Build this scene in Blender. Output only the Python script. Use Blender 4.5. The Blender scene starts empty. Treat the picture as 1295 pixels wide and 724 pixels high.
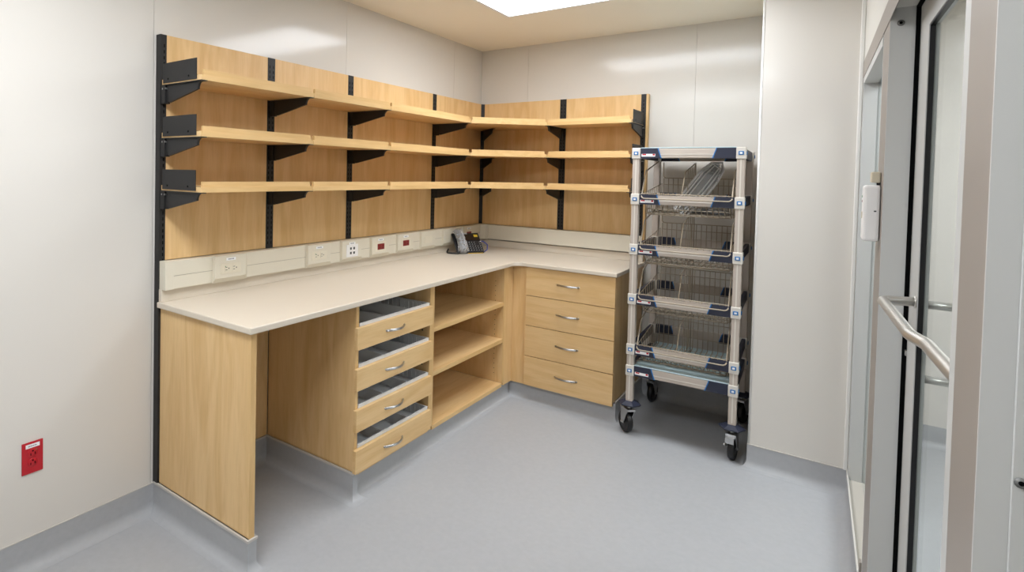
import bpy, bmesh, math, random
from mathutils import Vector, Matrix

random.seed(7)
SC = bpy.context.scene
COL = SC.collection
R = math.radians

# ------------------------------------------------------------------ camera
F_PX, CX, CY = 722.09, 145.98, 123.37          # focal length and principal point offset in a 1295 px wide frame
cam_data = bpy.data.cameras.new('camera')
cam_data.sensor_fit = 'HORIZONTAL'
cam_data.sensor_width = 36.0
cam_data.lens = F_PX / 1295.0 * 36.0
cam_data.shift_x = CX / 1295.0
cam_data.shift_y = -CY / 1295.0
cam_data.clip_start = 0.02
cam = bpy.data.objects.new('camera', cam_data)
COL.objects.link(cam)
yaw, pitch, roll = R(37.4216), R(-1.5313), R(1.1182)
fw = Vector((-math.sin(yaw) * math.cos(pitch), math.cos(yaw) * math.cos(pitch), math.sin(pitch)))
rt = Vector((math.cos(yaw), math.sin(yaw), 0))
up = rt.cross(fw)
rt2 = math.cos(roll) * rt + math.sin(roll) * up
up2 = -math.sin(roll) * rt + math.cos(roll) * up
m = Matrix((rt2, up2, -fw)).transposed().to_4x4()
m.translation = Vector((2.2718, -4.0908, 1.4826))
cam.matrix_world = m
SC.camera = cam

# ------------------------------------------------------------------ world, exposure
world = bpy.data.worlds.new('world')
SC.world = world
world.use_nodes = True
world.node_tree.nodes['Background'].inputs[0].default_value = (0.8, 0.8, 0.8, 1)
world.node_tree.nodes['Background'].inputs[1].default_value = 0.05
SC.view_settings.view_transform = 'Standard'
SC.view_settings.look = 'None'
SC.view_settings.gamma = 1.0
SC.view_settings.use_curve_mapping = False
SC.view_settings.exposure = 1.24
LIGHT_STRENGTH = 8.0                             # the troffers' own diffusers light the rooms

# ------------------------------------------------------------------ key dimensions (metres)
T = 0.033            # wall face lies this far behind the backboard face
L = 2.779            # counter end
D = 0.625            # worktop depth
DT = 0.914           # worktop height
W = 1.272            # worktop right end
TOP = 2.051          # backboard top
CEIL = 2.4865
KH = 0.119           # coved base height
S2, S3, S4, B1, W2 = 2.180, 1.583, 0.694, 0.673, 1.265   # uprights
SH = [1.836, 1.613, 1.391]                        # shelf undersides
DS = 0.291           # shelf depth

# ------------------------------------------------------------------ materials
MATS = {}
def srgb(r, g, b):
    f = lambda c: ((c / 255) / 12.92) if c / 255 <= 0.04045 else (((c / 255) + 0.055) / 1.055) ** 2.4
    return (f(r), f(g), f(b), 1)

def new_mat(name):
    mt = bpy.data.materials.new(name)
    mt.use_nodes = True
    MATS[name] = mt
    return mt, mt.node_tree.nodes, mt.node_tree.links, mt.node_tree.nodes['Principled BSDF']

def plain(name, rgb, rough=0.5, metal=0.0, bump=0.0, bscale=300, var=0.0, vscale=8, spec=0.5, coat=0, coat_rough=0.1):
    mt, N, K, P = new_mat(name)
    c = srgb(*rgb)
    P.inputs['Base Color'].default_value = c
    P.inputs['Roughness'].default_value = rough
    P.inputs['Metallic'].default_value = metal
    P.inputs['Specular IOR Level'].default_value = spec
    P.inputs['Coat Weight'].default_value = coat
    P.inputs['Coat Roughness'].default_value = coat_rough
    if var or bump:
        tc = N.new('ShaderNodeTexCoord')
    if var:
        nz = N.new('ShaderNodeTexNoise'); nz.inputs['Scale'].default_value = vscale; nz.inputs['Detail'].default_value = 5
        K.new(tc.outputs['Object'], nz.inputs['Vector'])
        mx = N.new('ShaderNodeMix'); mx.data_type = 'RGBA'
        mx.inputs[6].default_value = tuple(x * (1 - var) for x in c[:3]) + (1,)
        mx.inputs[7].default_value = tuple(min(1, x * (1 + var)) for x in c[:3]) + (1,)
        K.new(nz.outputs['Fac'], mx.inputs[0]); K.new(mx.outputs[2], P.inputs['Base Color'])
    if bump:
        nb = N.new('ShaderNodeTexNoise'); nb.inputs['Scale'].default_value = bscale; nb.inputs['Detail'].default_value = 2
        K.new(tc.outputs['Object'], nb.inputs['Vector'])
        bp = N.new('ShaderNodeBump'); bp.inputs['Strength'].default_value = bump; bp.inputs['Distance'].default_value = 0.002
        K.new(nb.outputs['Fac'], bp.inputs['Height']); K.new(bp.outputs['Normal'], P.inputs['Normal'])
    return mt

def wood(name, axis, light=(231, 196, 143), dark=(220, 181, 125)):
    mt, N, K, P = new_mat(name)
    tc = N.new('ShaderNodeTexCoord'); oi = N.new('ShaderNodeObjectInfo')
    mul = N.new('ShaderNodeMath'); mul.operation = 'MULTIPLY'; mul.inputs[1].default_value = 37.0
    K.new(oi.outputs['Random'], mul.inputs[0])
    add = N.new('ShaderNodeVectorMath'); add.operation = 'ADD'
    K.new(tc.outputs['Object'], add.inputs[0]); K.new(mul.outputs[0], add.inputs[1])
    def mapped(s_long, s_cross):
        mp = N.new('ShaderNodeMapping')
        sc = [s_cross] * 3; sc['XYZ'.index(axis)] = s_long
        mp.inputs['Scale'].default_value = sc
        K.new(add.outputs[0], mp.inputs['Vector'])
        return mp
    n1 = N.new('ShaderNodeTexNoise'); n1.inputs['Scale'].default_value = 1; n1.inputs['Detail'].default_value = 6
    n1.inputs['Distortion'].default_value = 1.2
    K.new(mapped(1.6, 13).outputs[0], n1.inputs['Vector'])
    n2 = N.new('ShaderNodeTexNoise'); n2.inputs['Scale'].default_value = 1; n2.inputs['Detail'].default_value = 4
    K.new(mapped(9, 160).outputs[0], n2.inputs['Vector'])
    ramp = N.new('ShaderNodeValToRGB')
    ramp.color_ramp.elements[0].position = 0.34; ramp.color_ramp.elements[0].color = srgb(*dark)
    ramp.color_ramp.elements[1].position = 0.60; ramp.color_ramp.elements[1].color = srgb(*light)
    K.new(n1.outputs['Fac'], ramp.inputs[0])
    r2 = N.new('ShaderNodeValToRGB')
    r2.color_ramp.elements[0].position = 0.30; r2.color_ramp.elements[0].color = (0.83, 0.79, 0.74, 1)
    r2.color_ramp.elements[1].position = 0.55; r2.color_ramp.elements[1].color = (1, 1, 1, 1)
    K.new(n2.outputs['Fac'], r2.inputs[0])
    mx = N.new('ShaderNodeMix'); mx.data_type = 'RGBA'; mx.blend_type = 'MULTIPLY'; mx.inputs[0].default_value = 0.35
    K.new(ramp.outputs[0], mx.inputs[6]); K.new(r2.outputs[0], mx.inputs[7])
    K.new(mx.outputs[2], P.inputs['Base Color'])
    P.inputs['Roughness'].default_value = 0.42
    P.inputs['Specular IOR Level'].default_value = 0.35
    return mt

def glassy(name, tint, trans=0.85, rough=0.02):
    mt, N, K, P = new_mat(name)
    N.remove(P)
    out = N['Material Output']
    tr = N.new('ShaderNodeBsdfTransparent'); tr.inputs[0].default_value = tint
    gl = N.new('ShaderNodeBsdfGlossy'); gl.inputs['Roughness'].default_value = rough
    fr = N.new('ShaderNodeFresnel'); fr.inputs['IOR'].default_value = 1.45
    mn = N.new('ShaderNodeMath'); mn.operation = 'MINIMUM'; mn.inputs[1].default_value = 1 - trans
    K.new(fr.outputs[0], mn.inputs[0])
    mx = N.new('ShaderNodeMixShader')
    K.new(mn.outputs[0], mx.inputs[0]); K.new(tr.outputs[0], mx.inputs[1]); K.new(gl.outputs[0], mx.inputs[2])
    K.new(mx.outputs[0], out.inputs[0])
    return mt

def film(name, rgb, opac=0.45, rough=0.12):
    mt, N, K, P = new_mat(name)
    out = N['Material Output']
    P.inputs['Base Color'].default_value = srgb(*rgb); P.inputs['Roughness'].default_value = rough
    tc = N.new('ShaderNodeTexCoord'); nb = N.new('ShaderNodeTexNoise'); nb.inputs['Scale'].default_value = 30
    K.new(tc.outputs['Object'], nb.inputs['Vector'])
    bp = N.new('ShaderNodeBump'); bp.inputs['Strength'].default_value = 0.9; bp.inputs['Distance'].default_value = 0.01
    K.new(nb.outputs['Fac'], bp.inputs['Height']); K.new(bp.outputs['Normal'], P.inputs['Normal'])
    tr = N.new('ShaderNodeBsdfTransparent')
    mx = N.new('ShaderNodeMixShader'); mx.inputs[0].default_value = opac
    K.new(tr.outputs[0], mx.inputs[1]); K.new(P.outputs[0], mx.inputs[2]); K.new(mx.outputs[0], out.inputs[0])
    return mt

def emit(name, rgb, strength):
    mt, N, K, P = new_mat(name)
    P.inputs['Base Color'].default_value = (0.9, 0.9, 0.9, 1)
    P.inputs['Emission Color'].default_value = srgb(*rgb)
    P.inputs['Emission Strength'].default_value = strength
    return mt

plain('wall', (220, 215, 207), 0.5, spec=0.3, coat=0.6, coat_rough=0.13)
plain('ceiling', (246, 238, 222), 0.8)
plain('floor', (172, 173, 175), 0.42, var=0.07, vscale=45, bump=0.03, bscale=400, spec=0.4)
plain('cap', (196, 191, 184), 0.45)
plain('white_trim', (232, 230, 225), 0.4)
wood('wood_z', 'Z'); wood('wood_x', 'X'); wood('wood_y', 'Y')
wood('edge_y', 'Y', (226, 190, 134), (216, 178, 120)); wood('edge_x', 'X', (226, 190, 134), (216, 178, 120))
wood('edge_z', 'Z', (226, 190, 134), (212, 174, 118))
plain('worktop', (219, 208, 191), 0.38, var=0.03, vscale=500)
plain('splash', (219, 208, 191), 0.45)
plain('black_metal', (38, 37, 37), 0.5, bump=0.05, bscale=500, spec=0.35)
plain('black_slot', (6, 6, 6), 0.9, spec=0.1)
plain('black_plastic', (24, 24, 26), 0.4)
plain('raceway', (221, 214, 196), 0.5)
plain('raceway_dark', (150, 142, 125), 0.6)
plain('ivory', (226, 218, 198), 0.4)
plain('white_plastic', (240, 238, 236), 0.35)
plain('red_plastic', (186, 20, 34), 0.35)
plain('dark_red', (128, 26, 26), 0.3)
plain('steel', (188, 188, 188), 0.28, metal=1.0)
plain('zinc', (190, 190, 190), 0.3, metal=1.0)
plain('screw_grey', (120, 120, 118), 0.5, metal=0.4)
plain('brushed', (206, 203, 197), 0.38, metal=0.9)
plain('tray_grey', (236, 237, 238), 0.45)
plain('tray_rim', (226, 227, 228), 0.4)
plain('cart_taupe', (190, 178, 166), 0.45)
plain('cart_block', (216, 210, 200), 0.45)
plain('navy', (38, 42, 60), 0.5)
plain('bright_blue', (30, 110, 175), 0.4)
plain('mat_blue', (186, 208, 212), 0.35)
plain('wire', (168, 154, 133), 0.4)
plain('rubber', (22, 20, 20), 0.4)
plain('frame_shaded', (146, 137, 128), 0.42)  # dimmer light on the frame's room-side faces put into the colour; reveals stay frame_grey
plain('frame_grey', (196, 196, 193), 0.42)
plain('apron', (178, 172, 162), 0.8, spec=0.15)
plain('panel_white', (214, 211, 203), 0.45)
plain('beige_plastic', (205, 195, 172), 0.5)
plain('yellow', (214, 176, 40), 0.5)
plain('blue_cable', (30, 52, 140), 0.4)
plain('screen', (34, 24, 20), 0.2)
plain('key_grey', (190, 190, 190), 0.5)
plain('label_white', (245, 245, 245), 0.5)
plain('ink', (60, 60, 60), 0.6)
plain('green_led', (40, 130, 60), 0.4)
plain('pack_grey', (150, 150, 150), 0.3, var=0.3, vscale=20)
glassy('glass', (0.955, 0.975, 0.97, 1), 0.88)
film('clear_film', (250, 250, 250), 0.27)
film('smoke_film', (130, 130, 132), 0.5)
emit('diffuser', (243, 248, 255), LIGHT_STRENGTH * 0.76)
emit('diffuser_near', (243, 248, 255), LIGHT_STRENGTH * 1.15)
emit('next_room_fill', (243, 248, 255), LIGHT_STRENGTH * 1.3)

# ------------------------------------------------------------------ mesh helpers
class MB:
    """collects shapes; build() links them as one mesh object"""
    def __init__(s, fn=None):
        s.v, s.f, s.sm, s.fn = [], [], [], fn
    def add(s, vs, fs, smooth=False):
        b = len(s.v)
        for p in vs:
            s.v.append(tuple(s.fn(*p)) if s.fn else tuple(p))
        for f in fs:
            s.f.append([b + i for i in f]); s.sm.append(smooth)
        return s
    def box(s, x0, x1, y0, y1, z0, z1, bev=0.0):
        x0, x1 = min(x0, x1), max(x0, x1); y0, y1 = min(y0, y1), max(y0, y1); z0, z1 = min(z0, z1), max(z0, z1)
        if bev <= 0:
            vs = [(x, y, z) for x in (x0, x1) for y in (y0, y1) for z in (z0, z1)]
            return s.add(vs, [(0, 1, 3, 2), (4, 6, 7, 5), (0, 4, 5, 1), (2, 3, 7, 6), (0, 2, 6, 4), (1, 5, 7, 3)])
        bev = min(bev, (x1 - x0) * .45, (y1 - y0) * .45, (z1 - z0) * .45)
        bm = bmesh.new(); bmesh.ops.create_cube(bm, size=1)
        for v in bm.verts:
            v.co = Vector(((x0 + x1) / 2 + v.co.x * (x1 - x0), (y0 + y1) / 2 + v.co.y * (y1 - y0), (z0 + z1) / 2 + v.co.z * (z1 - z0)))
        bmesh.ops.bevel(bm, geom=bm.edges[:], offset=bev, segments=2, affect='EDGES', profile=0.5)
        bm.verts.index_update()
        s.add([tuple(v.co) for v in bm.verts], [[v.index for v in f.verts] for f in bm.faces])
        bm.free(); return s
    def prism(s, poly, a0, a1, axis):
        """poly of 2D points in the two other axes (in order xyz), extruded along axis from a0 to a1"""
        n = len(poly); i = 'xyz'.index(axis)
        def mk(p, a):
            q = list(p); q.insert(i, a); return tuple(q)
        vs = [mk(p, a0) for p in poly] + [mk(p, a1) for p in poly]
        fs = [list(range(n))[::-1], list(range(n, 2 * n))] + [(k, (k + 1) % n, n + (k + 1) % n, n + k) for k in range(n)]
        return s.add(vs, fs)
    def tube(s, pts, r, n=6, closed=False, smooth=True):
        pts = [Vector(p) for p in pts]
        m_ = len(pts); vs = []; prev = None
        for i, p in enumerate(pts):
            a = pts[i - 1] if (i > 0 or closed) else None
            b = pts[(i + 1) % m_] if (i < m_ - 1 or closed) else None
            t = ((p - a).normalized() if a is not None else Vector()) + ((b - p).normalized() if b is not None else Vector())
            t = t.normalized()
            if prev is None:
                ref = Vector((0, 0, 1)) if abs(t.z) < .9 else Vector((1, 0, 0))
                u = t.cross(ref).normalized()
            else:
                u = (prev - t * prev.dot(t)).normalized()
            prev = u; w = t.cross(u)
            for k in range(n):
                an = 2 * math.pi * k / n
                vs.append(tuple(p + u * math.cos(an) * r + w * math.sin(an) * r))
        fs = []
        for i in range(m_ if closed else m_ - 1):
            j = (i + 1) % m_
            for k in range(n):
                fs.append((i * n + k, i * n + (k + 1) % n, j * n + (k + 1) % n, j * n + k))
        if not closed:
            fs.append(list(range(n))[::-1]); fs.append([(m_ - 1) * n + k for k in range(n)])
        return s.add(vs, fs, smooth)
    def lathe(s, prof, c, axis='z', n=20, smooth=True):
        """prof: (radius, height) pairs around axis through c"""
        vs = []
        for r, h in prof:
            for k in range(n):
                a = 2 * math.pi * k / n
                p = (r * math.cos(a), r * math.sin(a), h)
                if axis == 'x': p = (p[2], p[0], p[1])
                if axis == 'y': p = (p[0], p[2], p[1])
                vs.append((c[0] + p[0], c[1] + p[1], c[2] + p[2]))
        fs = []
        for i in range(len(prof) - 1):
            for k in range(n):
                fs.append((i * n + k, i * n + (k + 1) % n, (i + 1) * n + (k + 1) % n, (i + 1) * n + k))
        fs.append(list(range(n))[::-1]); fs.append([(len(prof) - 1) * n + k for k in range(n)])
        return s.add(vs, fs, smooth)
    def mesh(s, name):
        me = bpy.data.meshes.new(name)
        me.from_pydata(s.v, [], s.f)
        me.polygons.foreach_set('use_smooth', s.sm)
        bm = bmesh.new(); bm.from_mesh(me); bmesh.ops.recalc_face_normals(bm, faces=bm.faces); bm.to_mesh(me); bm.free()
        return me
    def build(s, name, mat, parent=None):
        xs = [p[0] for p in s.v]; ys = [p[1] for p in s.v]; zs = [p[2] for p in s.v]
        c = Vector(((min(xs) + max(xs)) / 2, (min(ys) + max(ys)) / 2, min(zs)))
        s.v = [tuple(Vector(p) - c) for p in s.v]
        me = s.mesh(name)
        me.materials.append(MATS[mat])
        o = bpy.data.objects.new(name, me); COL.objects.link(o)
        o.location = c
        if parent is not None:
            o.parent = parent
            o.location = c - wloc(parent)
        return o

def wloc(o):
    p = Vector()
    while o is not None:
        p += o.location; o = o.parent
    return p

def tag(o, label=None, cat=None, group=None, kind=None):
    if label: o['label'] = label
    if cat: o['category'] = cat
    if group: o['group'] = group
    if kind: o['kind'] = kind
    return o

def thing(name, label, cat, loc=(0, 0, 0), group=None):
    o = bpy.data.objects.new(name, None); COL.objects.link(o)
    o.location = loc; o.empty_display_size = 0.05
    return tag(o, label, cat, group)

def struct(o, label=None):
    return tag(o, label, None, None, 'structure')

def copy_tree(o, parent=None):
    c = o.copy(); COL.objects.link(c)
    c.parent = parent
    for ch in [x for x in o.children]:
        copy_tree(ch, c)
    return c

def rounded(p0, p1, p2, r, n=5):
    """fillet points for corner p1 between p0 and p2 (any dimension)"""
    p0, p1, p2 = Vector(p0), Vector(p1), Vector(p2)
    a = (p0 - p1).normalized(); b = (p2 - p1).normalized()
    ang = a.angle(b); d = r / math.tan(ang / 2)
    s, e = p1 + a * d, p1 + b * d
    c = p1 + (a + b).normalized() * (r / math.sin(ang / 2))
    out = []
    for k in range(n + 1):
        t = k / n
        q = s.lerp(e, t)
        out.append(c + (q - c).normalized() * r)
    return out

def round_path(pts, r, n=4):
    pts = [Vector(p) for p in pts]
    out = [pts[0]]
    for i in range(1, len(pts) - 1):
        out += rounded(pts[i - 1], pts[i], pts[i + 1], r, n)
    out.append(pts[-1]); return out

# local frame of the glazed partition on the right: u towards the camera, w outwards
PA = R(1.15)
def TR(u, w, z):
    return (2.366 + math.sin(PA) * u + math.cos(PA) * w, -0.66 - math.cos(PA) * u + math.sin(PA) * w, z)

# ------------------------------------------------------------------ room shell
YF = -5.4            # wall behind the camera
floor = struct(MB().box(-.2, 4.6, YF - .1, .45, -.08, 0).build('floor', 'floor'), 'grey sheet vinyl floor')
ceil = struct(MB().box(-.2, 4.6, YF - .1, .45, CEIL, CEIL + .1).build('ceiling', 'ceiling'), 'smooth pale beige ceiling')

wl = struct(MB().box(-.2, -T - .004, YF - .1, .45, 0, CEIL).build('wall_left', 'wall'), 'glossy off-white panelled wall behind the long counter')
seams = [YF, -5.19, -3.99, -2.79, -1.59, -.39, T]
for a, b in zip(seams[:-1], seams[1:]):
    MB().box(-T - .006, -T, a + .001, b - .001, 0, CEIL).build('wall_panel', 'wall', wl)
wb = struct(MB().box(-T, 2.0, T + .004, .45, 0, CEIL).build('wall_back', 'wall'), 'glossy off-white panelled wall behind the cart')
seams = [-T, .374, 1.54, 1.963]
for a, b in zip(seams[:-1], seams[1:]):
    MB().box(a + .001, b - .001, T, T + .006, 0, CEIL).build('wall_panel', 'wall', wb)
struct(MB().box(1.963, 2.50, -.66, .45, 0, CEIL).build('wall_corner', 'wall'), 'plain off-white projecting wall beside the cart')
struct(MB().tube([(1.966, -.657, KH), (1.966, -.657, CEIL)], .006, 8).build('trim_1', 'white_trim'), 'bright white edge trim of the projecting wall')
struct(MB().box(2.350, 2.366, -.672, -.66, KH, CEIL, .003).build('trim_2', 'white_trim'), 'white corner trim beside the sidelight')
struct(MB().box(-.2, 4.6, YF - .1, YF, 0, CEIL).build('wall_front', 'wall'), 'off-white wall opposite the counter')
# the next room seen through the glass
struct(MB().box(2.50, 4.6, .28, .45, 0, CEIL).build('wall_corridor_end', 'wall'), 'off-white end wall seen through the glass door')
struct(MB().box(4.5, 4.6, YF, .28, 0, CEIL).build('wall_corridor_side', 'wall'), 'off-white far side wall of the next room')

# ---- coved vinyl base, one continuous path with mitred corners (room on the left hand side of the path)
def sweep(path, prof, seg, closed=False):
    """prof: (offset into room, z); path 2D going with the room on its right; seg=(i0,i1) range of path points"""
    n = len(path); offs = []
    for i, p in enumerate(path):
        p = Vector(p)
        def nrm(a, b):
            d = (Vector(b) - Vector(a)).normalized(); return Vector((d.y, -d.x))
        n1 = nrm(path[i - 1], path[i]) if i > 0 else None
        n2 = nrm(path[i], path[i + 1]) if i < n - 1 else None
        if n1 is None: o = n2
        elif n2 is None: o = n1
        else:
            o = (n1 + n2); o = o / max(.2, (1 + n1.dot(n2)))
        offs.append(o)
    i0, i1 = seg; vs = []; k = len(prof)
    for i in range(i0, i1 + 1):
        for d, z in prof:
            q = Vector(path[i]) + offs[i] * d
            vs.append((q.x, q.y, z))
    fs = []
    for a in range(i1 - i0):
        for j in range(k):
            fs.append((a * k + j, a * k + (j + 1) % k, (a + 1) * k + (j + 1) % k, (a + 1) * k + j))
    fs.append(list(range(k))); fs.append([(i1 - i0) * k + j for j in range(k)][::-1])
    return MB().add(vs, fs)

cove = [(0, KH), (.004, KH)]
CR = .042
for k in range(7):
    a = math.pi / 2 * k / 6
    cove.append((.004 + CR * (1 - math.cos(a)), .0004 + CR * (1 - math.sin(a))))
cove += [(.004 + CR, 0), (0, 0)]
ru = TR(1.19, 0, 0)
path = [(-T, YF), (-T, -2.774), (.612, -2.774), (.612, -2.742), (.0, -2.742), (.0, -2.178), (.592, -2.178), (.592, -2.156),
        (.563, -2.156), (.563, -.567), (1.266, -.567), (1.266, T), (1.963, T), (1.963, -.66), (2.366, -.66), (ru[0], ru[1])]
for nm, a, b in (('baseboard_left', 0, 1), ('baseboard_counter_end', 1, 4), ('baseboard_knee_space', 4, 7), ('baseboard_cabinets', 7, 11),
                 ('baseboard_back', 11, 12), ('baseboard_corner', 12, 14), ('baseboard_right', 14, 15)):
    o = sweep(path, cove, (a, b)).build(nm, 'floor')
    struct(o, 'grey coved vinyl base')
    for p in o.data.polygons: p.use_smooth = True
    o.data.set_sharp_from_angle(angle=R(38))
capp = [(-.001, KH), (.007, KH), (.007, KH + .009), (-.001, KH + .009)]
for k, (a, b) in enumerate(((1, 4), (4, 7), (10, 11))):
    struct(sweep(path, capp, (a, b)).build('trim_%d' % (k + 3), 'cap'), 'pale cap strip on top of the coved base')
capw = [(-.001, KH), (.005, KH), (.005, KH + .003), (-.001, KH + .003)]
for k, (a, b) in enumerate(((0, 1), (11, 12), (12, 14), (14, 15))):
    struct(sweep(path, capw, (a, b)).build('trim_%d' % (k + 6), 'cap'), 'thin cap strip on top of the coved base')
struct(sweep([(2.6, .28), (4.5, .28)], cove, (0, 1)).build('baseboard_corridor', 'floor'), 'grey coved vinyl base seen through the glass')

# ------------------------------------------------------------------ glazed partition with sidelight and door (right)
def PB(): return MB(TR)
wr = struct(PB().box(0, 3.98, 0, .10, 2.0, CEIL).build('wall_right', 'panel_white'), 'glazed partition wall, solid above the door head')
PB().box(1.0, 1.186, 0, .10, 0, 2.0).build('post', 'frame_shaded', wr); PB().box(1.186, 1.19, 0, .10, 0, 2.0).build('jamb', 'frame_grey', wr)                     # between sidelight and door
PB().box(2.336, 2.487, 0, .10, 0, 2.0).build('post', 'frame_shaded', wr); PB().box(2.487, 2.491, -.001, .10, 0, 2.0).build('jamb', 'frame_grey', wr)                        # between the door and the next opening
PB().box(2.272, 2.336, .004, .10, 0, 2.0).build('post', 'frame_grey', wr)
PB().box(0, 3.98, -.002, .0, 1.965, 2.04).build('header', 'frame_shaded', wr)
PB().box(2.4915, 2.499, .027, .10, 0, 2.0).build('door_stop', 'frame_grey', wr)
PB().box(2.499, 3.98, .06, .10, 0, 2.0).build('panel', 'frame_grey', wr)
PB().box(3.98, 4.8, 0, .10, 0, CEIL).build('panel', 'panel_white', wr)
def screw(u, w, z, parent, r=.009):
    # countersunk screw in a reveal that faces the camera (-y side)
    mb = MB(); 
    c = Vector(TR(u, w, z))
    mb.lathe([(r, -.0012), (r, .0005), (r * .7, .0008)], c, 'y', 12)
    o = mb.build('screw', 'screw_grey', parent)
    mb2 = MB().lathe([(r * .45, -.0022), (r * .45, -.001)], c, 'y', 8); mb2.build('screw_recess', 'black_slot', o)
screw(1.1915, .024, 1.954, wr)
screw(2.4995, .0335, 1.148, wr, .006)
# sidelight
w1 = struct(PB().box(.02, .06, .0, .08, .10, 1.965).build('window_1', 'frame_grey'), 'narrow sidelight window with grey frame beside the door')
PB().box(.96, 1.0, .002, .08, .10, 1.965).build('frame_side', 'frame_grey', w1)
PB().box(.06, .96, .0, .08, .08, .10).build('window_sill', 'apron', w1)
PB().box(.06, .96, .0, .08, 1.935, 1.965).build('frame_head', 'frame_grey', w1)
PB().box(.06, .96, .050, .056, .10, 1.935).build('pane', 'glass', w1)
PB().box(.0, 1.0, .006, .08, 0, .08).build('apron_panel', 'apron', w1)
PB().box(.918, .945, -.003, .004, .0995, .19, .001).build('catch_plate', 'frame_shaded', w1)
# door
d1 = struct(PB().box(1.215, 1.37, .066, .088, .01, 1.99).build('door_1', 'frame_grey'), 'grey framed glass door with a metal push bar')
PB().box(1.1905, 1.194, .057, .0675, 0, 2.0).build('door_seal', 'black_slot', d1)
PB().box(1.1905, 2.262, .057, .0675, 1.9945, 1.9985).build('door_seal', 'black_slot', d1)
PB().box(1.37, 2.15, .066, .088, 1.905, 1.99).build('top_rail', 'frame_grey', d1)
PB().box(1.37, 2.15, .066, .088, .01, .16).build('bottom_rail', 'frame_grey', d1)
PB().box(2.15, 2.262, .066, .088, .01, 1.99).build('hinge_stile', 'frame_grey', d1)
PB().box(1.37, 1.3735, .068, .079, .16, 1.905).build('gasket', 'black_plastic', d1)
PB().box(1.3735, 2.15, .068, .079, 1.9015, 1.905).build('gasket', 'black_plastic', d1)
PB().box(1.371, 2.149, .079, .083, .161, 1.904).build('pane', 'glass', d1)
PB().box(1.198, 1.216, .062, .0675, .98, .995).build('latch', 'zinc', d1)
# push bar
zb = 1.157
pb = round_path([(1.35, .066, zb + .004), (1.35, -.004, zb), (1.79, .010, zb), (1.868, .028, zb), (2.18, .042, zb), (2.18, .066, zb)], .018, 5)
bar = PB(); bar.tube(pb, .0125, 12)
bo = bar.build('push_bar', 'brushed', d1)
fl = PB().tube([(1.35, .066, zb + .004), (1.35, .062, zb + .004)], .016, 12).build('bar_foot', 'brushed', bo)
pull = PB()
pl = round_path([(1.35, .088, 1.157), (1.35, .165, 1.157), (1.35, .165, .955), (1.35, .088, .955)], .02, 5)
pull.tube(pl, .011, 12).build('pull_handle', 'brushed', d1)
# card reader on the post
rd = thing('card_reader', 'white plastic card reader box on the grey post left of the glass door', 'card reader', TR(1.095, -.02, 1.30))
PB().box(1.06, 1.135, -.042, -.001, 1.300, 1.474, .008).build('body', 'white_plastic', rd)
PB().box(1.085, 1.105, -.0435, -.041, 1.37, 1.39).build('sensor', 'beige_plastic', rd)
PB().box(1.08, 1.086, -.0432, -.041, 1.435, 1.441).build('indicator', 'green_led', rd)
PB().box(1.08, 1.086, -.0432, -.041, 1.420, 1.426).build('indicator', 'dark_red', rd)
PB().box(1.1345, 1.1358, -.016, -.010, 1.392, 1.396).build('key_slot', 'ink', rd)
cn = thing('cable_connector', 'small beige cable connector just above the white card reader', 'connector', TR(1.09, -.012, 1.48))
PB().box(1.065, 1.115, -.024, -.001, 1.482, 1.516, .004).build('body', 'beige_plastic', cn)
PB().box(1.09, 1.105, -.010, -.001, 1.4745, 1.483).build('cable_stub', 'black_plastic', cn)

# ------------------------------------------------------------------ ceiling lights
def troffer(x0, x1, y0, y1, label, mat='diffuser'):
    t = thing('ceiling_light', label, 'light', ((x0 + x1) / 2, (y0 + y1) / 2, CEIL - .012), 'recessed ceiling lights')
    fr = MB(); b = .022; z0, z1 = CEIL - .012, CEIL
    fr.box(x0, x1, y0, y0 + b, z0, z1).box(x0, x1, y1 - b, y1, z0, z1).box(x0, x0 + b, y0 + b, y1 - b, z0, z1).box(x1 - b, x1, y0 + b, y1 - b, z0, z1)
    fr.build('frame', 'white_plastic', t)
    MB().box(x0 + b, x1 - b, y0 + b, y1 - b, CEIL - .006, CEIL - .001).build('diffuser', mat, t)
troffer(.61, 1.83, -1.42, -.805, 'bright rectangular ceiling light above the middle of the room')
troffer(.61, 1.83, -3.90, -3.29, 'rectangular ceiling light overhead near the wall opposite the counter', 'diffuser_near')
troffer(2.95, 4.17, -1.35, -.74, 'unseen ceiling light added to brighten the next room beyond the glass', 'next_room_fill')  # unseen fixture, added to brighten the glass view and fill this room

# ------------------------------------------------------------------ base cabinets
ZB, ZT = KH + .004, DT - .025
ep = thing('counter_end_panel', 'tall maple end panel holding up the near end of the worktop', 'panel', (.3, -2.757, ZB))
MB().box(.002, .610, -2.770, -2.746, KH + .009, ZT, .0015).build('panel', 'wood_z', ep)
MB().box(.6095, .6115, -2.770, -2.746, KH + .009, ZT).build('edge_band', 'edge_z', ep)
kb = MB().box(-.018, -.0, -2.745, -2.179, KH + .009, ZT).build('knee_space_back_panel', 'wood_z')
tag(kb, 'maple back panel under the worktop inside the open knee space', 'panel')

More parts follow.
